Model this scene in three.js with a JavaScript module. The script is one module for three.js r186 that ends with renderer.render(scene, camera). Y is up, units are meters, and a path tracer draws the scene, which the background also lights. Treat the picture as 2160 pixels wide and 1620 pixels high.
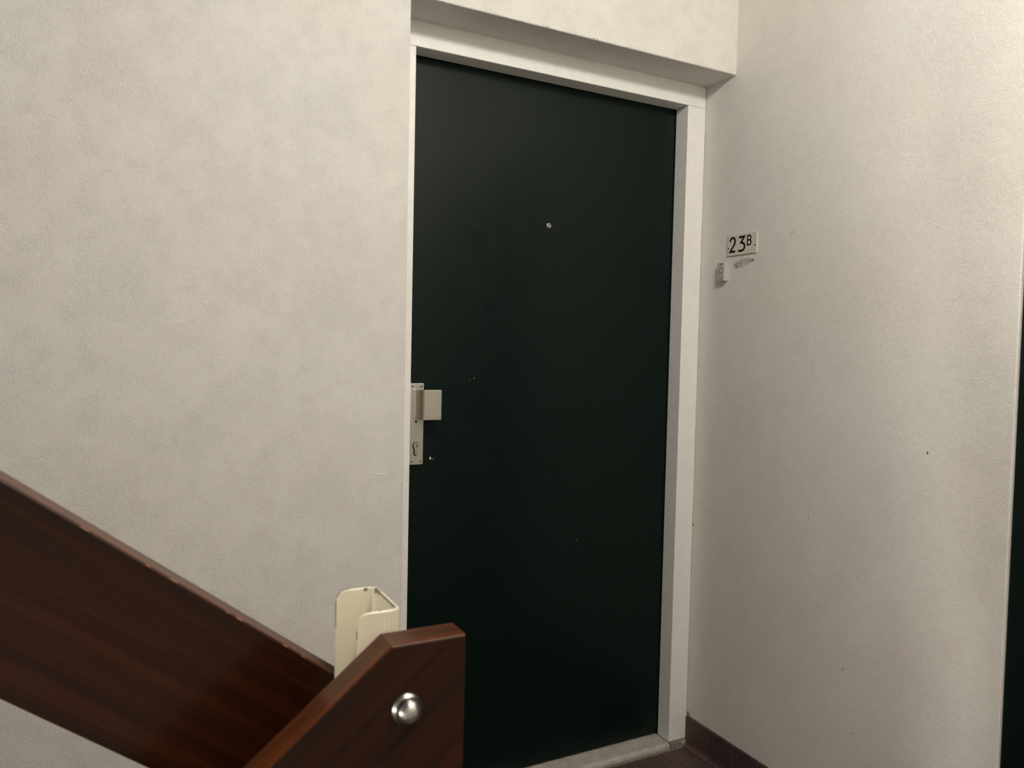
import * as THREE from 'three';
import { RoundedBoxGeometry } from 'three/addons/geometries/RoundedBoxGeometry.js';
import { mergeGeometries, mergeVertices, toCreasedNormals } from 'three/addons/utils/BufferGeometryUtils.js';

// ---------------------------------------------------------------- camera, light, exposure
// x = 0 is the right wall, z = 0 the front of the door frame, y = 0 the top of the threshold.
const scene = new THREE.Scene();
scene.background = new THREE.Color(0, 0, 0);
const camera = new THREE.PerspectiveCamera(2 * Math.atan(810 / 1609.24) * 180 / Math.PI, 4 / 3, 0.02, 50);
camera.position.set(-1.6602, 1.2458, 1.8965);
camera.rotation.set(-0.0410, -0.4808, 0.0221, 'YXZ');
camera.focus = 2.2;
camera.userData.fStop = 8;
scene.add(camera);
const renderer = new THREE.WebGLRenderer({ antialias: true });
renderer.toneMapping = THREE.LinearToneMapping;
renderer.toneMappingExposure = 1.05;
renderer.shadowMap.enabled = true;

const LAMP_POS = [-0.92, 2.575, 1.72];
const LAMP_POWER = 5.2;                       // candela
const STAIR_LAMP_POS = [-4.09, 0.40, 1.30];
const STAIR_LAMP_POWER = 6.0;
const LAMP_COLOR = new THREE.Color().setRGB(1.0, 0.945, 0.90);

// ---------------------------------------------------------------- measured numbers (metres)
const XR = -0.0712;      // inner edge of the right jamb
const XLI = -0.970;      // inner edge of the left jamb
const XL = -1.0316;      // corner of the wall left of the door
const H = 2.03;          // underside of the frame head
const YS = 2.096;        // underside of the lintel
const ZL = 0.129;        // wall plane that carries the lintel
const ZD = -0.061;       // face of the door leaf
const ZR = 0.9764;       // near end of the right wall
const FLOOR = -0.02;
const EDGE = -1.52;      // edge of the landing
const CEIL = 2.665;

// ---------------------------------------------------------------- helpers
let seed = 7;
const rnd = () => { seed = (seed * 1664525 + 1013904223) >>> 0; return seed / 4294967296; };
const mix = (a, b, t) => a + (b - a) * t;
const clamp = (v, a = 0, b = 1) => Math.min(b, Math.max(a, v));
const smooth = (a, b, v) => { const t = clamp((v - a) / (b - a)); return t * t * (3 - 2 * t); };
function grid(n, m = n) { const a = new Float32Array(n * m); for (let i = 0; i < a.length; i++) a[i] = rnd(); return { n, m, a }; }
function sample(g, u, v) {                       // smooth periodic value noise, u and v in 0..1
  const x = u * g.n, y = v * g.m, i = Math.floor(x), j = Math.floor(y);
  let fx = x - i, fy = y - j; fx = fx * fx * (3 - 2 * fx); fy = fy * fy * (3 - 2 * fy);
  const w = (k, l) => g.a[(((l % g.m) + g.m) % g.m) * g.n + (((k % g.n) + g.n) % g.n)];
  return mix(mix(w(i, j), w(i + 1, j), fx), mix(w(i, j + 1), w(i + 1, j + 1), fx), fy);
}
function texture(w, h, fn, { srgb = false, metresX = 1, metresY = metresX } = {}) {
  const d = new Uint8Array(w * h * 4);
  for (let y = 0; y < h; y++) for (let x = 0; x < w; x++) {
    const c = fn((x + .5) / w, (y + .5) / h), k = (y * w + x) * 4;
    if (typeof c === 'number') { d[k] = d[k + 1] = d[k + 2] = clamp(c) * 255; } else { d[k] = clamp(c[0]) * 255; d[k + 1] = clamp(c[1]) * 255; d[k + 2] = clamp(c[2]) * 255; }
    d[k + 3] = 255;
  }
  const t = new THREE.DataTexture(d, w, h, THREE.RGBAFormat);
  t.wrapS = t.wrapT = THREE.RepeatWrapping; t.magFilter = THREE.LinearFilter; t.minFilter = THREE.LinearMipmapLinearFilter; t.generateMipmaps = true;
  if (srgb) t.colorSpace = THREE.SRGBColorSpace;
  t.repeat.set(1 / metresX, 1 / metresY); t.needsUpdate = true;
  return t;
}
const taken = {};
function numbered(name) { const n = taken[name] = (taken[name] ?? -1) + 1; return n ? name + '_' + String(n).padStart(3, '0') : name; }
function obj(name, geometry, material, parent = scene) {
  const m = new THREE.Mesh(geometry, material);
  m.name = parent === scene ? numbered(name) : name; m.castShadow = m.receiveShadow = true; parent.add(m); return m;
}
function tag(o, label, category, kind, group) { Object.assign(o.userData, { label, category }); if (kind) o.userData.kind = kind; if (group) o.userData.group = group; return o; }
function base(name, pos = [0, 0, 0]) { const g = new THREE.Group(); g.name = numbered(name); g.position.set(...pos); scene.add(g); return g; }
function metreUV(g, along = null) {              // uv in metres by the way the face points
  g = g.index ? g.toNonIndexed() : g;
  const p = g.attributes.position, uv = new Float32Array(p.count * 2), a = new THREE.Vector3(), b = new THREE.Vector3(), c = new THREE.Vector3();
  for (let i = 0; i < p.count; i += 3) {
    a.fromBufferAttribute(p, i); b.fromBufferAttribute(p, i + 1).sub(a); c.fromBufferAttribute(p, i + 2).sub(a); b.cross(c);
    const nx = Math.abs(b.x), ny = Math.abs(b.y), nz = Math.abs(b.z);
    for (let k = i; k < i + 3; k++) {
      const x = p.getX(k), y = p.getY(k), z = p.getZ(k);
      let u, v;
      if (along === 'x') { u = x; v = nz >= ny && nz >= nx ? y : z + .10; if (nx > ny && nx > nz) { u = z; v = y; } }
      else if (nz >= nx && nz >= ny) { u = x; v = y; } else if (nx >= ny) { u = z; v = y; } else { u = x; v = z; }
      uv[k * 2] = u; uv[k * 2 + 1] = v;
    }
  }
  g.setAttribute('uv', new THREE.BufferAttribute(uv, 2));
  return g;
}
const box = (x0, x1, y0, y1, z0, z1) => metreUV(new THREE.BoxGeometry(x1 - x0, y1 - y0, z1 - z0).translate((x0 + x1) / 2, (y0 + y1) / 2, (z0 + z1) / 2));
const rbox = (x0, x1, y0, y1, z0, z1, r = .003, s = 2) => metreUV(new RoundedBoxGeometry(x1 - x0, y1 - y0, z1 - z0, s, r).translate((x0 + x1) / 2, (y0 + y1) / 2, (z0 + z1) / 2));
function shapeOf(pts) { const s = new THREE.Shape(); pts.forEach(([x, y], i) => i ? s.lineTo(x, y) : s.moveTo(x, y)); s.closePath(); return s; }
function slab(shape, depth, bevel, segs = 3) {    // an outline with rounded edges, outline kept, from z = 0 to z = depth
  return new THREE.ExtrudeGeometry(shape, { depth: depth - 2 * bevel, bevelEnabled: bevel > 0, bevelSize: bevel, bevelThickness: bevel, bevelOffset: -bevel, bevelSegments: segs, curveSegments: 10 }).translate(0, 0, bevel);
}
function lump(r, sx = 1, sy = 1, sz = 1) {
  const g = mergeVertices(new THREE.IcosahedronGeometry(r, 2).deleteAttribute('uv').deleteAttribute('normal')), p = g.attributes.position;
  for (let i = 0; i < p.count; i++) { const k = .65 + .6 * rnd(); p.setXYZ(i, p.getX(i) * k * sx, p.getY(i) * k * sy, p.getZ(i) * k * sz); }
  g.computeVertexNormals(); g.setAttribute('uv', new THREE.BufferAttribute(new Float32Array(p.count * 2), 2)); return g;
}
function roundedShape(w, h, r) {
  const s = new THREE.Shape(), x = -w / 2, y = -h / 2;
  s.moveTo(x + r, y); s.lineTo(x + w - r, y); s.absarc(x + w - r, y + r, r, -Math.PI / 2, 0); s.lineTo(x + w, y + h - r); s.absarc(x + w - r, y + h - r, r, 0, Math.PI / 2);
  s.lineTo(x + r, y + h); s.absarc(x + r, y + h - r, r, Math.PI / 2, Math.PI); s.lineTo(x, y + r); s.absarc(x + r, y + r, r, Math.PI, 1.5 * Math.PI); return s;
}

// ---------------------------------------------------------------- materials
const g8 = grid(8), g21 = grid(21), g64 = grid(64), g160 = grid(160), g320 = grid(320), g512 = grid(512);
// plaster: fine worm-like grain, with smoother and rougher patches
const grain = texture(1024, 1024, (u, v) => {
  const a = sample(g320, u, v), b = sample(g160, v, u), c = sample(g512, u, v), patch = smooth(.3, .7, sample(g21, u, v) * .6 + sample(g8, u, v) * .4);
  const ridge = 1 - Math.abs(2 * a - 1);
  return .5 + (.5 + .5 * patch) * ((ridge - .62) * .42 + (b - .5) * .22 + (c - .5) * .4);
}, { metresX: .44 });
const fine = texture(1024, 1024, (u, v) => .5 + (sample(g512, u, v) - .5) * .5 + (sample(g320, u, v) - .5) * .35 + (sample(g64, u, v) - .5) * .3, { metresX: .6 });
const wallTint = texture(512, 512, (u, v) => {
  const t = (sample(g8, u, v) - .5) * .014 + (sample(g21, u, v) - .5) * .014 + (sample(g64, u, v) - .5) * .014 + (sample(g320, u, v) - .5) * .022;
  const w = (sample(g8, v + .3, u + .6) - .5) * .008;
  return [.868 + t + w, .857 + t, .826 + t - w];
}, { srgb: true, metresX: 1.7 });
const plaster = new THREE.MeshStandardMaterial({ map: wallTint, bumpMap: grain, bumpScale: .0018, roughness: .82 });
const plasterFine = new THREE.MeshStandardMaterial({ map: wallTint, bumpMap: fine, bumpScale: .0009, roughness: .8 });
const paintTint = texture(256, 256, (u, v) => { const t = (sample(g21, u, v) - .5) * .02 + (sample(g64, u, v) - .5) * .015; return [.925 + t, .92 + t, .895 + t]; }, { srgb: true, metresX: .5 });
const framePaint = new THREE.MeshPhysicalMaterial({ map: paintTint, roughness: .42, clearcoat: .2, clearcoatRoughness: .35 });
const sillTint = texture(256, 256, (u, v) => { const t = (sample(g64, u, v) - .5) * .07 + (sample(g21, u, v) - .5) * .08 + (sample(g160, u, v) - .5) * .05; return [.70 + t, .68 + t, .645 + t]; }, { srgb: true, metresX: .35 });
const sillStone = new THREE.MeshStandardMaterial({ map: sillTint, bumpMap: fine, bumpScale: .0006, roughness: .6 });
const mortar = new THREE.MeshStandardMaterial({ map: sillTint, color: 0xc9c4b8, bumpMap: grain, bumpScale: .003, roughness: .95 });
const grout = new THREE.MeshStandardMaterial({ color: 0x877c76, bumpMap: fine, bumpScale: .0008, roughness: .95 });
const doorTint = texture(256, 256, (u, v) => { const t = (sample(g21, u, v) - .5) * .006 + (sample(g160, u, v) - .5) * .006; return [.022 + t * .4, .086 + t, .066 + t]; }, { srgb: true, metresX: .6 });
const doorRough = texture(256, 256, (u, v) => .5 + (sample(g21, u, v) - .5) * .12 + (sample(g160, u, v) - .5) * .08, { metresX: .5 });
const doorGreen = new THREE.MeshPhysicalMaterial({ map: doorTint, roughness: .66, roughnessMap: doorRough, specularIntensity: .42, bumpMap: fine, bumpScale: .00006 });
const steel = new THREE.MeshStandardMaterial({ color: new THREE.Color().setRGB(.62, .60, .54), metalness: 1, roughness: .38, roughnessMap: null });
const brush = texture(256, 256, (u, v) => .75 + (sample(grid256(), u, v) - .5) * .35, { metresX: .06, metresY: .06 });
function grid256() { return grid256.g ??= grid(6, 256); }
const brushed = new THREE.MeshStandardMaterial({ color: new THREE.Color().setRGB(.70, .67, .58), metalness: 1, roughness: .5, roughnessMap: brush });
const zinc = new THREE.MeshStandardMaterial({ color: new THREE.Color().setRGB(.56, .55, .50), metalness: 1, roughness: .28 });
const screwSteel = new THREE.MeshStandardMaterial({ color: new THREE.Color().setRGB(.30, .27, .21), metalness: 1, roughness: .45 });
const black = new THREE.MeshStandardMaterial({ color: 0x0b0a09, roughness: .7 });
const dirt = new THREE.MeshStandardMaterial({ color: 0x4a443c, roughness: .9 });
const flake = new THREE.MeshStandardMaterial({ color: 0xcfc6ae, roughness: .8 });
const cavity = new THREE.MeshStandardMaterial({ color: 0x15130f, roughness: .9 });
function tileMaterial(r, g, b) {
  const t = texture(128, 128, (u, v) => { const k = (sample(g64, u, v) - .5) * .05 + (sample(g21, u, v) - .5) * .05 + (sample(g8, u + r, v + g) - .5) * .03; return [r + k, g + k * .9, b + k * .9]; }, { srgb: true, metresX: .21 });
  return new THREE.MeshStandardMaterial({ map: t, roughness: .5, bumpMap: fine, bumpScale: .0003 });
}
const tileMats = [tileMaterial(.315, .235, .225), tileMaterial(.29, .24, .22), tileMaterial(.36, .235, .205), tileMaterial(.27, .225, .225)];
// stained hardwood, grain along u
const gw1 = grid(3, 40), gw2 = grid(6, 130), gw3 = grid(14, 300), gw4 = grid(2, 9), gw5 = grid(70, 400);
function wood(dark, light, bareLit) {
  const m = texture(1024, 512, (u, v) => {
    const warp = v + .03 * (sample(gw4, u, v) - .5);
    const t = .30 * sample(gw1, u, warp) + .30 * sample(gw2, u, warp) + .22 * sample(gw3, u, warp) + .18 * sample(gw4, u, v);
    const pore = sample(gw5, u, v) > .84 ? .06 : 0, k = clamp((t - .26) * 1.25 - pore);
    // rows for the narrow faces: rubbed varnish and painted-in light, both as paler wood with dark scratches
    const wornLit = v > .05 / .6 && v < .22 / .6 ? 1 : 0, rubLit = wornLit * clamp(.75 + .7 * (sample(gw3, u * 3, v * 2) - .5) + .5 * (sample(gw1, u, warp) - .5));
    return dark.map((d, i) => mix(mix(d, light[i], k), bareLit[i], rubLit));
  }, { srgb: true, metresX: 1.1, metresY: .60 });
  return new THREE.MeshPhysicalMaterial({ map: m, roughness: .42, clearcoat: .32, clearcoatRoughness: .14, specularIntensity: .25 });
}
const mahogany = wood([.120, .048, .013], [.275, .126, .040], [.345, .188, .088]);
const scuff = new THREE.MeshStandardMaterial({ color: 0x94663f, roughness: .6 });
const plastic = new THREE.MeshStandardMaterial({ color: 0xb0b2ac, roughness: .4 });

// ---------------------------------------------------------------- the setting
// wall with the door opening: left of the door and the lintel are one plane
{
  const s = shapeOf([[-4.2, -1.8], [XL, -1.8], [XL, YS], [.06, YS], [.06, 4.3], [-4.2, 4.3]]);
  const w = tag(obj('wall_back', metreUV(slab(s, .38, .004)).translate(0, 0, ZL - .38), plaster), 'rough off-white plastered wall around the dark green door', 'wall', 'structure');
  // crumbs of filler left along the lower edge of the lintel
  for (const [x, r] of [[-.655, .0055], [-.668, .004], [-.512, .005], [-.500, .004], [-.47, .0025], [-.40, .0025], [-.26, .003], [-.24, .002], [-.55, .002]])
    obj('plaster_crumb', lump(r, 1.1, .8, .5).translate(x, YS + .004 + r * .5 * rnd(), ZL - .0005), plasterFine, w);
  // a smear of filler beside the corner
  for (const [x, y, a, b] of [[-1.093, .945, .012, .0022], [-1.083, .941, .008, .0014], [-1.104, .948, .006, .0012], [-1.090, .937, .007, .001]]) obj('filler_smear', lump(1, a, b, .0008).translate(x, y, ZL), plasterFine, w);
  // ragged lumps along the corner left of the door
  for (let i = 0; i < 9; i++) { const y = .62 + rnd() * .5; obj('plaster_crumb', lump(.002 + rnd() * .002, .6, 1.6, .5).translate(XL - .003 - rnd() * .006, y, ZL - .0005), plasterFine, w); }
}
{
  const s = shapeOf([[-.38, -1.8], [ZR, -1.8], [ZR, 2.13], [1.98, 2.13], [1.98, -1.8], [2.5, -1.8], [2.5, 4.3], [-.38, 4.3]]);
  // outline in (z, y), depth towards +x
  const g = slab(s, .22, .003); const m = new THREE.Matrix4().makeBasis(new THREE.Vector3(0, 0, 1), new THREE.Vector3(0, 1, 0), new THREE.Vector3(1, 0, 0));
  g.applyMatrix4(m); const p = g.attributes.position, n = p.count;               // mirrored basis: turn the faces round again
  for (let i = 0; i < n; i += 3) for (const at of Object.values(g.attributes)) for (let c = 0; c < at.itemSize; c++) { const t = at.getComponent(i, c); at.setComponent(i, c, at.getComponent(i + 1, c)); at.setComponent(i + 1, c, t); }
  g.computeVertexNormals();
  const w = tag(obj('wall_right', metreUV(g), plasterFine), 'off-white plastered side wall with the house number', 'wall', 'structure');
  const smear = document.createElement('canvas'); smear.width = 512; smear.height = 160;
  const c = smear.getContext('2d'); c.fillStyle = '#000'; c.fillRect(0, 0, 512, 160); c.lineCap = 'round';
  for (let i = 0; i < 420; i++) {
    const t = rnd(), x = 40 + t * 430, y = 100 - t * 36 + (rnd() - .5) * 112 * Math.sin(Math.PI * clamp(.08 + t * .9)), q = Math.floor(90 + rnd() * 110);
    c.strokeStyle = `rgba(${q},${q},${q},.55)`; c.lineWidth = 1.5 + rnd() * 4; c.beginPath(); c.moveTo(x, y); c.lineTo(x + (rnd() - .3) * 34, y - 6 - rnd() * 20); c.stroke();
  }
  c.strokeStyle = 'rgba(235,235,235,.9)'; c.lineWidth = 6; c.beginPath(); c.moveTo(95, 128); c.lineTo(103, 104); c.lineTo(112, 130); c.lineTo(124, 110); c.lineTo(128, 128); c.stroke();
  c.lineWidth = 4; c.beginPath(); c.moveTo(62, 138); c.lineTo(150, 126); c.stroke();
  const ta = new THREE.CanvasTexture(smear);
  const sm = obj('pencil_smudge', new THREE.PlaneGeometry(.098, .034).rotateY(-Math.PI / 2).translate(-.0006, 1.5275, .187), new THREE.MeshStandardMaterial({ color: 0x4d4946, roughness: .9, alphaMap: ta, transparent: true }), w);
  sm.castShadow = false; sm.userData.label = 'grey rubbed-out pencil smudge under the house number';
  for (const [y, z, r] of [[1.0368, .79, .0022], [.4529, .5866, .0018], [.703, .004, .0026], [.30, .62, .0012], [.82, .46, .0012]]) obj('speck', lump(r, .35, 1.5, .8).translate(-.0004, y, z), dirt, w);
  obj('scratch', new THREE.TubeGeometry(new THREE.LineCurve3(new THREE.Vector3(-.0002, 1.585, .362), new THREE.Vector3(-.0002, 1.600, .374)), 2, .0006, 5), new THREE.MeshStandardMaterial({ color: 0x8f887c, roughness: .9 }), w);
  obj('plaster_patch', lump(.008, .3, 1.2, .9).translate(-.0005, .083, .009), mortar, w);
}
tag(obj('wall_front', box(-4.35, .2, -1.8, 4.3, 2.38, 2.5), plaster), 'off-white plastered wall behind the stairs', 'wall', 'structure');
tag(obj('wall_left', box(-4.35, -4.2, -1.8, 4.3, -.25, 2.5), plaster), 'off-white plastered wall at the end of the stairs', 'wall', 'structure');
const ceiling = tag(obj('ceiling', mergeGeometries([box(EDGE, .2, CEIL, CEIL + .2, -.25, 2.5), box(-4.35, .2, 4.3, 4.4, -.25, 2.5)]), plasterFine), 'off-white ceiling above the landing', 'ceiling', 'structure');

// landing floor: slab, grout and 10 cm tiles
{
  const f = tag(obj('floor', box(EDGE, .2, -.28, FLOOR - .0025, -.25, 2.5), grout), 'landing floor of small brown tiles with pale joints', 'floor', 'structure');
  const P = .1045, J = .0032;
  const tg = rbox(-(P - J) / 2, (P - J) / 2, -.006, .006, -(P - J) / 2, (P - J) / 2, .0018, 1);
  const tg0 = rbox(-(P - J) / 2, (P - J) / 2, -.006, .006, -.0425, .0425, .0018, 1);
  for (let i = 0; i < 14; i++) for (let j = 0; j < 21; j++) {
    const t = obj('tile', j ? tg : tg0, tileMats[Math.floor(rnd() * 4)], f);
    t.position.set(-.021 - P * (i + .5), FLOOR - .006 + (rnd() - .5) * .0006, j ? .1035 + P * (j - .5) : .0592);
    t.rotation.y = (rnd() - .5) * .008;
  }
}
// coved skirting tiles along the right wall
{
  const b = base('baseboard_right'); tag(b, 'dark brown coved skirting tiles along the side wall', 'skirting', 'structure');
  const P = .1045, J = .003, L = P - J;
  const prof = new THREE.Shape(); prof.moveTo(.003, FLOOR - .004); prof.lineTo(.003, .0765); prof.quadraticCurveTo(-.0045, .0775, -.0055, .073); prof.lineTo(-.0055, FLOOR + .022);
  prof.quadraticCurveTo(-.006, FLOOR + .0015, -.0205, FLOOR); prof.lineTo(-.0205, FLOOR - .004); prof.closePath();
  const g = metreUV(new THREE.ExtrudeGeometry(prof, { depth: L, bevelEnabled: true, bevelSize: .0008, bevelThickness: .0008, bevelOffset: -.0008, bevelSegments: 1, curveSegments: 6 }));
  const tones = [0, 3, 3, 1, 0, 2, 3, 1, 0];
  for (let k = 0; k < 9; k++) {
    const z0 = .0045 + k * P; if (z0 + L > ZR) break;
    const t = obj('tile', g, tileMats[tones[k]], b); t.position.set(-.0004 * rnd(), (rnd() - .5) * .0012, z0);
  }
  obj('joint_filler', metreUV(new THREE.ExtrudeGeometry(shapeOf([[.002, FLOOR - .004], [.002, .0760], [-.0047, .0725], [-.0047, FLOOR + .022], ...[.15, .3, .45, .6, .75, .9, 1].map(t => [(1 - t) * (1 - t) * -.0055 + 2 * t * (1 - t) * -.006 + t * t * -.0205 + .0008, (1 - t) * (1 - t) * (FLOOR + .022) + 2 * t * (1 - t) * (FLOOR + .0015) + t * t * FLOOR - .0008]), [-.0195, FLOOR - .004]]), { depth: ZR - .006, bevelEnabled: false }).translate(0, 0, .001)), grout, b);
}
// stairs: up to the left behind the rail, down to the left in front of it
{
  const RUN = .226, RISE = .178, N = 7;
  const up = base('stair_flight'); tag(up, 'flight of stairs rising beside the plastered wall', 'stairs', 'structure');
  for (let k = 0; k < N; k++) obj('step', rbox(EDGE - .03 - RUN * (k + 1), EDGE - .01 - RUN * k + .015, FLOOR + RISE * (k + 1) - .26, FLOOR + RISE * (k + 1), ZL + .001, 1.05, .006), tileMats[1], up);
  obj('half_landing', box(-4.2, EDGE - .03 - RUN * N, FLOOR + RISE * (N + 1) - .26, FLOOR + RISE * (N + 1), ZL + .001, 2.38), tileMats[1], up);
  const dn = base('stair_flight'); tag(dn, 'flight of stairs going down from the landing edge', 'stairs', 'structure');
  for (let k = 0; k < N; k++) obj('step', rbox(EDGE - .001 - RUN * (k + 1), EDGE - .001 - RUN * k, FLOOR - RISE * (k + 1) - .26, FLOOR - RISE * (k + 1), 1.21, 2.38, .006), tileMats[1], dn);
  obj('half_landing', box(-4.2, EDGE - .001 - RUN * N, -1.8, FLOOR - RISE * (N + 1), ZL + .001, 2.38), tileMats[1], dn);
  obj('ground', box(EDGE - .001 - RUN * N, .2, -1.9, -1.8, -.25, 2.5), tileMats[1], dn);
}

// ---------------------------------------------------------------- door frame, threshold
{
  const t = base('trim_1'); tag(t, 'white painted door frame with a stone threshold', 'door frame', 'structure');
  const prof = (x0, x1, dir) => mergeGeometries([rbox(x0, x1, -.001, H, -.058, 0, .0022), rbox(dir > 0 ? x0 + .02 : x0, dir > 0 ? x1 : x1 - .02, -.001, H, -.135, -.0585, .001)]);
  obj('jamb', prof(XR, -.0006, 1), framePaint, t);
  obj('jamb', prof(XL + .0006, XLI, -1), framePaint, t);
  obj('head', mergeGeometries([rbox(XL + .0006, -.0006, H + .0004, YS + .004, -.058, 0, .0022), rbox(XL + .0006, -.0006, H + .02, YS - .0006, -.135, -.0585, .001)]), framePaint, t);
  const sill = new THREE.Shape(); sill.moveTo(-.135, FLOOR - .006); sill.lineTo(-.135, -.001); sill.lineTo(-.004, -.002); sill.quadraticCurveTo(.006, -.003, .0075, -.011); sill.lineTo(.009, FLOOR - .006); sill.closePath();
  const sg = new THREE.ExtrudeGeometry(sill, { depth: XR - XLI, bevelEnabled: false, curveSegments: 8, steps: 60 });
  { const p = sg.attributes.position; for (let i = 0; i < p.count; i++) { const k = (sample(g64, p.getZ(i) * .9, .3) - .5) * .003; if (p.getX(i) > -.01) p.setX(i, p.getX(i) + k); p.setY(i, p.getY(i) + k * .3); } sg.computeVertexNormals(); }
  // outline in (z, y), depth along x
  const sm = sg.rotateY(-Math.PI / 2); sm.applyMatrix4(new THREE.Matrix4().makeTranslation(0, 0, 0));
  { const p = sm.attributes.position; let mx = -9; for (let i = 0; i < p.count; i++) mx = Math.max(mx, p.getX(i)); sm.translate(XR - mx, 0, 0); }
  obj('threshold', metreUV(sm), sillStone, t);
  // mortar below the jambs and along the foot of the threshold
  const bumpy = (g, a) => { const p = g.attributes.position; for (let i = 0; i < p.count; i++) { const k = sample(g64, p.getX(i) * 6 + p.getY(i) * 3, p.getZ(i) * 6) - .5; p.setXYZ(i, p.getX(i), p.getY(i) + k * a * .6, p.getZ(i) + k * a); } g.computeVertexNormals(); return metreUV(g); };
  obj('mortar', bumpy(new THREE.BoxGeometry(.070, .022, .062, 24, 6, 16).translate(XR + .0358, -.0135, -.021), .006), mortar, t);
  obj('mortar', bumpy(new THREE.BoxGeometry(XR - XLI, .006, .010, 160, 2, 4).translate((XR + XLI) / 2, FLOOR, .012), .007), mortar, t);
  obj('mortar', lump(.009, .9, 1, .9).translate(-.010, FLOOR + .006, .004), mortar, t);
  const drip = obj('paint_drip', new THREE.SphereGeometry(.0035, 12, 8).scale(.8, 1.25, .7).translate(-.0215, -.0065, .0105), framePaint, t); drip.userData.label = 'white drop of paint';
  // filler between jamb and wall, uneven
  const bead = (x, y0, y1, z, seed2) => {
    const pts = []; for (let i = 0; i <= 90; i++) { const q = i / 90; pts.push(new THREE.Vector3(x + (sample(g64, q * .9 + seed2, seed2) - .5) * .0022, mix(y0, y1, q), z + (sample(g64, seed2, q * .9) - .5) * .0022)); }
    return new THREE.TubeGeometry(new THREE.CatmullRomCurve3(pts), 220, .0021, 6);
  };
  obj('caulk_bead', bead(-.0004, .088, YS - .002, .0002, .2), plasterFine, t);
}

// ---------------------------------------------------------------- door leaf with its fittings
{
  const d = base('door_1'); tag(d, 'dark green flush door of flat 23B with a steel pull handle', 'door', 'structure');
  const leaf = obj('leaf', rbox(XLI - .012, XR + .014, .004, H + .014, ZD - .05, ZD, .002), doorGreen, d);
  for (const [x, y, r] of [[-.888, .950, .0036], [-.8795, .9475, .0014], [-.4045, .677, .0013], [-.760, 1.171, .0016], [-.775, 1.166, .001]]) obj('paint_chip', lump(r, .8, 1.2, .15).translate(x, y, ZD), flake, leaf);
  // long plate with cylinder and four screws
  const pc = -.9330, e = obj('lock_plate', metreUV(slab(roundedShape(.042, .2225, .004), .0065, .0015)).translate(pc, 1.0462, ZD), brushed, d);
  const zf = ZD + .0065;
  for (const [sx, y] of [[-1, .9445], [1, .9445], [-1, 1.1495], [1, 1.1495]]) {
    obj('screw', new THREE.LatheGeometry([[0, .0014], [.0020, .0012], [.0031, .0004], [.0033, 0]].map(a => new THREE.Vector2(...a)), 16).rotateX(Math.PI / 2).translate(pc + sx * .0125, y, zf), screwSteel, e);
    obj('screw_slot', box(-.0028, .0028, -.0004, .0004, 0, .0008).rotateZ(.6 + sx).translate(pc + sx * .0125, y, zf + .0008), cavity, e);
  }
  obj('screw_hole', new THREE.CylinderGeometry(.0032, .0032, .0008, 16).rotateX(Math.PI / 2).translate(pc - .001, 1.0525, zf), cavity, e);
  const keyShape = (r, w, hgt) => { const s = new THREE.Shape(); const a = Math.asin(w / r); s.absarc(0, 0, r, -Math.PI / 2 + a, 1.5 * Math.PI - a); s.lineTo(-w, -hgt + w); s.absarc(0, -hgt + w, w, Math.PI, 2 * Math.PI); s.closePath(); return s; };
  obj('cylinder_gap', new THREE.ExtrudeGeometry(keyShape(.0104, .0068, .0272), { depth: .0006, bevelEnabled: false }).translate(pc, .9866, zf - .0002), cavity, e);
  const cyl = obj('lock_cylinder', slab(keyShape(.0088, .0054, .0252), .0062, .0006).translate(pc + .0004, .9866, zf - .001), steel, e);
  cyl.userData.label = 'oval steel lock cylinder';
  obj('key_slot', mergeGeometries([box(-.0008, .0008, -.0045, .0045, 0, .0004), box(-.0018, -.0004, -.002, .0004, 0, .0004)]).translate(pc + .0008, .9872, zf + .0052), cavity, e);
  // bent pull plate: foot on the lock plate, web out of the door, grip parallel to the door
  const T = .0022, hy0 = 1.0605, hy1 = 1.1412, zg = -.0115;
  const path = [[-.9435, zf + T / 2], [-.9365, zf + T / 2], [-.9345, zf + .002], [-.9290, zg - .004], [-.9268, zg - T / 2], [-.8782, zg - T / 2]];
  const cr = new THREE.CurvePath(); for (let i = 0; i < path.length - 1; i++) cr.add(new THREE.LineCurve(new THREE.Vector2(...path[i]), new THREE.Vector2(...path[i + 1])));
  const left = [], right = [];
  path.forEach(([x, z], i) => { const a = path[Math.max(0, i - 1)], b = path[Math.min(path.length - 1, i + 1)]; const dx = b[0] - a[0], dz = b[1] - a[1], l = Math.hypot(dx, dz); left.push([x - dz / l * T / 2, z + dx / l * T / 2]); right.unshift([x + dz / l * T / 2, z - dx / l * T / 2]); });
  const hg = slab(shapeOf([...left, ...right]), hy1 - hy0, .0006, 2);            // outline in (x, z), depth along y
  const M = new THREE.Matrix4().makeBasis(new THREE.Vector3(1, 0, 0), new THREE.Vector3(0, 0, 1), new THREE.Vector3(0, -1, 0)).setPosition(0, hy1, 0);
  const pull = obj('pull_handle', metreUV(hg.applyMatrix4(M)), brushed, d); pull.userData.label = 'bent steel pull plate';
  const eye = obj('peephole', new THREE.LatheGeometry([[.0078, 0], [.0076, .002], [.0066, .0034], [.0052, .0036], [.0048, .0026]].map(a => new THREE.Vector2(...a)), 28).rotateX(Math.PI / 2).translate(-.5298, 1.621, ZD), steel, d);
  obj('lens', new THREE.SphereGeometry(.0062, 20, 12, 0, Math.PI * 2, 0, .9).rotateX(Math.PI / 2).translate(-.5298, 1.621, ZD - .0022), new THREE.MeshPhysicalMaterial({ color: 0x8c8a78, roughness: .08, metalness: .6, clearcoat: 1 }), eye);
}
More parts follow.
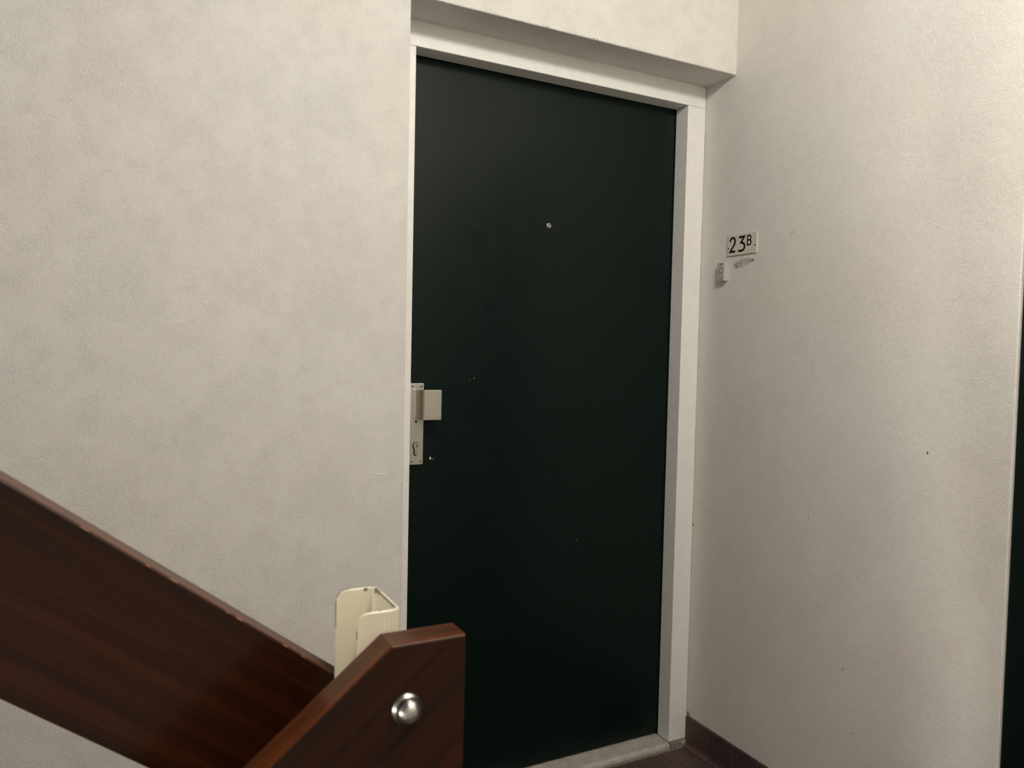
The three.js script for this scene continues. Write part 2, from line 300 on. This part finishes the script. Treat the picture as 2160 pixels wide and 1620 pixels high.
{
  const d = base('door_2'); tag(d, 'dark green door at the near end of the side wall', 'door', 'structure');
  obj('leaf', rbox(.0068, .055, FLOOR + .004, 2.127, ZR + .002, 1.978, .0015), doorGreen, d);
}

// ---------------------------------------------------------------- house number plate, doorbell
{
  const W = .1215, Hh = .0625, n = base('house_number_plate', [0, 1.5842, .1798]);
  tag(n, 'small white house number plate reading 23B in black', 'number plate');
  const c = document.createElement('canvas'); c.width = 1215; c.height = 625; const x = c.getContext('2d');
  x.fillStyle = '#d3d0c0'; x.fillRect(0, 0, 1215, 625); x.strokeStyle = '#0d0d10'; x.lineJoin = 'miter'; x.lineCap = 'butt';
  // left to right is +z; one pixel is 0.1 mm; (0,0) is z = .119, y = 1.6155
  x.lineWidth = 68; x.beginPath(); x.moveTo(112, 205); x.bezierCurveTo(112, 45, 322, 45, 322, 205); x.bezierCurveTo(322, 300, 225, 370, 130, 506); x.lineTo(345, 506); x.stroke();
  x.beginPath(); x.moveTo(480, 96); x.lineTo(700, 96); x.lineTo(575, 265); x.bezierCurveTo(770, 270, 770, 512, 590, 512); x.lineTo(462, 506); x.stroke();
  x.lineWidth = 46; x.beginPath(); x.moveTo(838, 386); x.lineTo(838, 88); x.lineTo(905, 88); x.bezierCurveTo(992, 88, 992, 222, 905, 222); x.lineTo(838, 222); x.moveTo(838, 386); x.moveTo(838, 366); x.lineTo(912, 366); x.bezierCurveTo(1010, 366, 1010, 222, 905, 222); x.stroke();
  const t = new THREE.CanvasTexture(c); t.colorSpace = THREE.SRGBColorSpace; t.anisotropy = 8;
  obj('plate', rbox(-.0032, 0, -Hh / 2, Hh / 2, -W / 2, W / 2, .0008), new THREE.MeshStandardMaterial({ color: 0xd3d0c0, roughness: .35 }), n);
  const pr = obj('printed_face', new THREE.PlaneGeometry(W - .0012, Hh - .0012).rotateY(-Math.PI / 2).translate(-.00335, 0, 0), new THREE.MeshStandardMaterial({ map: t, roughness: .35 }), n);
  pr.userData.label = 'black digits 23 and raised letter B';
  for (const [dz, dy] of [[-.0548, -.008], [.0528, -.0085]]) obj('screw', new THREE.SphereGeometry(.0023, 12, 8).scale(.5, 1, 1).translate(-.0036, dy, dz), cavity, n);
}
{
  const b = base('doorbell', [0, 1.5065, .1075]);
  tag(b, 'small grey-white plastic doorbell push below the number plate', 'doorbell');
  const s = roundedShape(.0315, .057, .0025);                                     // outline in (z, y), front towards -x
  const g = new THREE.ExtrudeGeometry(s, { depth: .014, bevelEnabled: true, bevelSize: .0020, bevelThickness: .0025, bevelOffset: -.0020, bevelSegments: 3 }).rotateY(-Math.PI / 2);
  obj('housing', metreUV(g), plastic, b);
  obj('button_ring', new THREE.TorusGeometry(.0070, .0010, 8, 28).rotateY(Math.PI / 2).translate(-.0165, .003, 0), new THREE.MeshStandardMaterial({ color: 0x71736e, roughness: .5 }), b);
  obj('button', new THREE.SphereGeometry(.0064, 20, 10).scale(.35, 1, 1).translate(-.0163, .003, 0), plastic, b);
  for (const y of [.0235, -.0195]) obj('screw', new THREE.CylinderGeometry(.0021, .0021, .0006, 12).rotateZ(Math.PI / 2).translate(-.0165, y, .0005), cavity, b);
}

// ---------------------------------------------------------------- stair railing
{
  const r = base('stair_railing', [-1.4225, FLOOR, 1.1165]);
  tag(r, 'stair railing of two sloping brown wooden boards on a cream steel post', 'railing');
  const o = r.position, at = (m) => { m.position.sub(o); return m; };
  // cream steel channel, open towards -x; path along the middle of the sheet
  {
    const X0 = -1.4445, X1 = -1.3985, Z0 = 1.0745, Z1 = 1.1605, T = .0042, rb = .0075, top = .9805, rc = .0115;
    const path = [];
    const add = (x, z, nx, nz) => path.push({ x, z, nx, nz });
    const xe = X1 - T / 2, zb = Z0 + T / 2, zf = Z1 - T / 2;
    for (let i = 0; i <= 26; i++) add(mix(X0, xe - rb, Math.pow(i / 26, 1.6)), zb, 0, -1);
    for (let i = 1; i <= 7; i++) { const a = -Math.PI / 2 + i / 8 * Math.PI / 2; add(xe - rb + rb * Math.cos(a), zb + rb + rb * Math.sin(a), Math.cos(a), Math.sin(a)); }
    for (let i = 0; i <= 16; i++) add(xe, mix(zb + rb, zf - rb, i / 16), 1, 0);
    for (let i = 1; i <= 7; i++) { const a = i / 8 * Math.PI / 2; add(xe - rb + rb * Math.cos(a), zf - rb + rb * Math.sin(a), Math.cos(a), Math.sin(a)); }
    for (let i = 26; i >= 0; i--) add(mix(X0, xe - rb, Math.pow(i / 26, 1.6)), zf, 0, 1);
    let len = 0; path.forEach((q, i) => { if (i) len += Math.hypot(q.x - path[i - 1].x, q.z - path[i - 1].z); q.s = len; });
    path.forEach(q => { const e = Math.min(q.s, len - q.s); q.t = e < rc ? top - rc + Math.sqrt(Math.max(0, rc * rc - (rc - e) ** 2)) : top; });
    const pos = [], uv = [];
    const quad = (a, b, c, d) => { for (const q of [a, b, c, a, c, d]) { pos.push(q[0], q[1], q[2]); uv.push(q[3], q[4]); } };
    const rows = [0, .0008, .004, .012, .02, .03, .06, .1, .3, top - FLOOR];                  // depths below the top edge
    const side = (q, sg, dep) => { const off = T / 2 - (dep < .0005 ? .0009 : 0); const y = dep === 0 ? q.t : Math.max(FLOOR, q.t - dep); return [q.x + q.nx * off * sg, y, q.z + q.nz * off * sg, q.s / len, sg < 0 ? .98 - Math.min(dep, .1) * 4 : .03 + Math.min(dep, .1) * 3.7]; };
    for (let i = 0; i < path.length - 1; i++) {
      const a = path[i], b = path[i + 1];
      for (let k = 0; k < rows.length - 1; k++) {
        quad(side(a, 1, rows[k + 1]), side(b, 1, rows[k + 1]), side(b, 1, rows[k]), side(a, 1, rows[k]));
        quad(side(b, -1, rows[k + 1]), side(a, -1, rows[k + 1]), side(a, -1, rows[k]), side(b, -1, rows[k]));
      }
      const e = (q, sg) => { const s = side(q, sg, 0); s[4] = .5 + sg * .015; return s; };
      quad(e(a, 1), e(b, 1), e(b, -1), e(a, -1));
    }
    for (const [q, f] of [[path[0], 1], [path.at(-1), -1]]) for (let k = 0; k < rows.length - 1; k++) {
      const A = side(q, 1, rows[k + 1]), B = side(q, -1, rows[k + 1]), C = side(q, -1, rows[k]), D = side(q, 1, rows[k]);
      [A, B, C, D].forEach((s, i) => { s[3] = Math.min(rows[i < 2 ? k + 1 : k], .2) * 4.5 + .02; s[4] = f > 0 ? .46 : .43; });
      f > 0 ? quad(A, D, C, B) : quad(B, C, D, A);
    }
    let g = new THREE.BufferGeometry(); g.setAttribute('position', new THREE.Float32BufferAttribute(pos, 3)); g.setAttribute('uv', new THREE.Float32BufferAttribute(uv, 2));
    g = toCreasedNormals(g, .7);
    // paint with chips down to grey metal along the top edges: inside above, outside below, edge in the middle
    const cv = document.createElement('canvas'); cv.width = 1024; cv.height = 1024; const c = cv.getContext('2d');
    c.fillStyle = '#dcd4bb'; c.fillRect(0, 0, 1024, 1024);
    const px = s => s / len * 1024, py = v => (1 - v) * 1024;
    const chip = (s0, s1, v, amp) => { c.fillStyle = '#5d584e'; for (let s = s0; s < s1; s += .0005) { const h = amp * (.25 + rnd()); c.fillRect(px(s), py(v) - h, px(.0009), 2 * h); } };
    const web0 = path[26].s + .006, web1 = path.at(-27).s;
    chip(web0 + .004, web0 + .020, .498, 9); chip(web0 + .004, web0 + .02, .98, 22);
    chip(web0 + .012, web1 - .012, .98, 9); chip(web0 - .012, web0 - .008, .975, 10);
    chip(.0005, .014, .5, 16); chip(len - .026, len - .023, .5, 14);
    const endChip = (d0, d1, v) => { c.fillStyle = '#5d584e'; c.fillRect(1024 * (d0 * 4.5 + .02), py(v) - 12, 1024 * (d1 - d0) * 4.5, 24); };
    endChip(-.004, .029, .46); endChip(.006, .014, .43); chip(len - .0125, len - .0095, .5, 5);
    c.strokeStyle = '#f6f0dc'; c.lineWidth = 4;
    for (const ds of [.0045, .0085]) { c.beginPath(); c.moveTo(px(web1 + ds), py(.06)); c.lineTo(px(web1 + ds - .0004), py(.10)); c.stroke(); }
    const t = new THREE.CanvasTexture(cv); t.colorSpace = THREE.SRGBColorSpace;
    const post = obj('post', g, new THREE.MeshPhysicalMaterial({ map: t, roughness: .38, clearcoat: .3, clearcoatRoughness: .3 }), r);
    post.userData.label = 'cream painted steel channel post with chipped top edge'; at(post);
  }
  // boards: local x along the board
  const board = (outline, ang, pivot, zBack, thick, label) => {
    const c = Math.cos(-ang), s = Math.sin(-ang);
    const loc = outline.map(([x, y]) => [(x - pivot[0]) * c - (y - pivot[1]) * s, (x - pivot[0]) * s + (y - pivot[1]) * c]);
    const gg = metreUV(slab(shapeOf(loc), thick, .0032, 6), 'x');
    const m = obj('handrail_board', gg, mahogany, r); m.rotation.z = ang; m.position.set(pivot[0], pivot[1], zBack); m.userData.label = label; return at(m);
  };
  {  // upper board, rises to the left
    const a = -37.3 * Math.PI / 180, tn = Math.tan(37.3 * Math.PI / 180), top = x => .8985 - (x + 1.4591) * tn, v = .163 / Math.cos(a), xe = -1.352;
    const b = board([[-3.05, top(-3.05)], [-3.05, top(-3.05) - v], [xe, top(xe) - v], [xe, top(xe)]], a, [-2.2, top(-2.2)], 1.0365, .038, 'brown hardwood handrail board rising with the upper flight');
    for (const [x, w, h] of [[-1.607, .006, .0012], [-1.544, .005, .0012], [-1.556, .004, .0007], [-1.497, .003, .0012], [-1.478, .003, .0008], [-1.63, .004, .0006], [-1.685, .006, .0007]]) {
      const k = (x + 2.2) / Math.cos(a);
      obj('nick', lump(1, w, h * .8, .0009).translate(k, -.0011, .0369), scuff, b);
    }
    const bo = obj('dome_nut', nutGeometry(), zinc, b); bo.rotation.z = -a; bo.position.set((-1.42 + 2.2) / Math.cos(a), -.079, -.0002); bo.rotation.y = Math.PI; 
  }
  {  // lower board, its end cut level and plumb
    const a = 39.1 * Math.PI / 180, tn = Math.tan(a), x0 = -1.4215, y0 = .9590, xe = -1.3430, top = x => y0 + (x - x0) * tn, v = .166 / Math.cos(a);
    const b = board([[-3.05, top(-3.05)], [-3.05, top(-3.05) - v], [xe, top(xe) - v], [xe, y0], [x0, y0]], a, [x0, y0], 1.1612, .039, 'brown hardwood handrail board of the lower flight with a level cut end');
    const bx = -1.4055, by = .8945, c = Math.cos(-a), s = Math.sin(-a);
    const bo = obj('dome_nut', nutGeometry(), zinc, b); bo.position.set((bx - x0) * c - (by - y0) * s, (bx - x0) * s + (by - y0) * c, .039); bo.userData.label = 'domed zinc nut';
  }
  function nutGeometry() {
    const p = [[.0157, -.0005], [.0157, .0006], [.0148, .0024], [.0134, .0036]]; for (let i = 0; i <= 14; i++) { const t = i / 14 * Math.PI / 2; p.push([.0126 * Math.cos(t), .0048 + .0125 * Math.sin(t)]); }
    return new THREE.LatheGeometry(p.map(q => new THREE.Vector2(Math.max(q[0], 1e-5), q[1])), 40).rotateX(Math.PI / 2);
  }
}

// ---------------------------------------------------------------- ceiling lamp above the landing
{
  const l = base('ceiling_lamp', [LAMP_POS[0], CEIL, LAMP_POS[2]]); tag(l, 'round opal lamp on the ceiling of the landing', 'lamp');
  const rim = obj('rim', new THREE.LatheGeometry([[.02, -.001], [.150, -.001], [.150, -.022], [.142, -.026], [.02, -.026]].map(a => new THREE.Vector2(...a)), 40), framePaint, l);
  const p = []; for (let i = 0; i <= 12; i++) { const t = i / 12 * Math.PI / 2; p.push(new THREE.Vector2(Math.max(.138 * Math.cos(t), 1e-5), -.0265 - .105 * Math.sin(t))); }
  obj('opal_dome', new THREE.LatheGeometry(p, 40), new THREE.MeshStandardMaterial({ color: 0xf4efe2, emissive: LAMP_COLOR, emissiveIntensity: 6, roughness: .5 }), l);
  const light = new THREE.PointLight(LAMP_COLOR, LAMP_POWER, 0, 2); light.position.set(0, LAMP_POS[1] - CEIL, 0); light.castShadow = true; light.shadow.radius = 5.0; light.shadow.mapSize.set(2048, 2048); light.shadow.bias = -.0005;
  light.name = 'lamp_light'; l.add(light);
}
// wall lamp on the half landing below, at the end of the stairs
{
  const l = base('wall_lamp', [-4.2, STAIR_LAMP_POS[1], STAIR_LAMP_POS[2]]); tag(l, 'round opal lamp on the end wall of the lower half landing', 'lamp');
  obj('rim', new THREE.LatheGeometry([[.02, .001], [.135, .001], [.135, .020], [.128, .024], [.02, .024]].map(a => new THREE.Vector2(...a)), 40).rotateZ(-Math.PI / 2), framePaint, l);
  const p = []; for (let i = 0; i <= 12; i++) { const t = i / 12 * Math.PI / 2; p.push(new THREE.Vector2(Math.max(.124 * Math.cos(t), 1e-5), .0245 + .125 * Math.sin(t))); }
  obj('opal_dome', new THREE.LatheGeometry(p, 40).rotateZ(-Math.PI / 2), new THREE.MeshStandardMaterial({ color: 0xf4efe2, emissive: LAMP_COLOR, emissiveIntensity: 6, roughness: .5 }), l);
  const light = new THREE.PointLight(LAMP_COLOR, STAIR_LAMP_POWER, 0, 2); light.position.set(STAIR_LAMP_POS[0] + 4.2, 0, 0); light.castShadow = true; light.shadow.radius = 5.0; light.shadow.mapSize.set(2048, 2048); light.shadow.bias = -.0005;
  light.name = 'lamp_light'; l.add(light);
}
renderer.render(scene, camera);
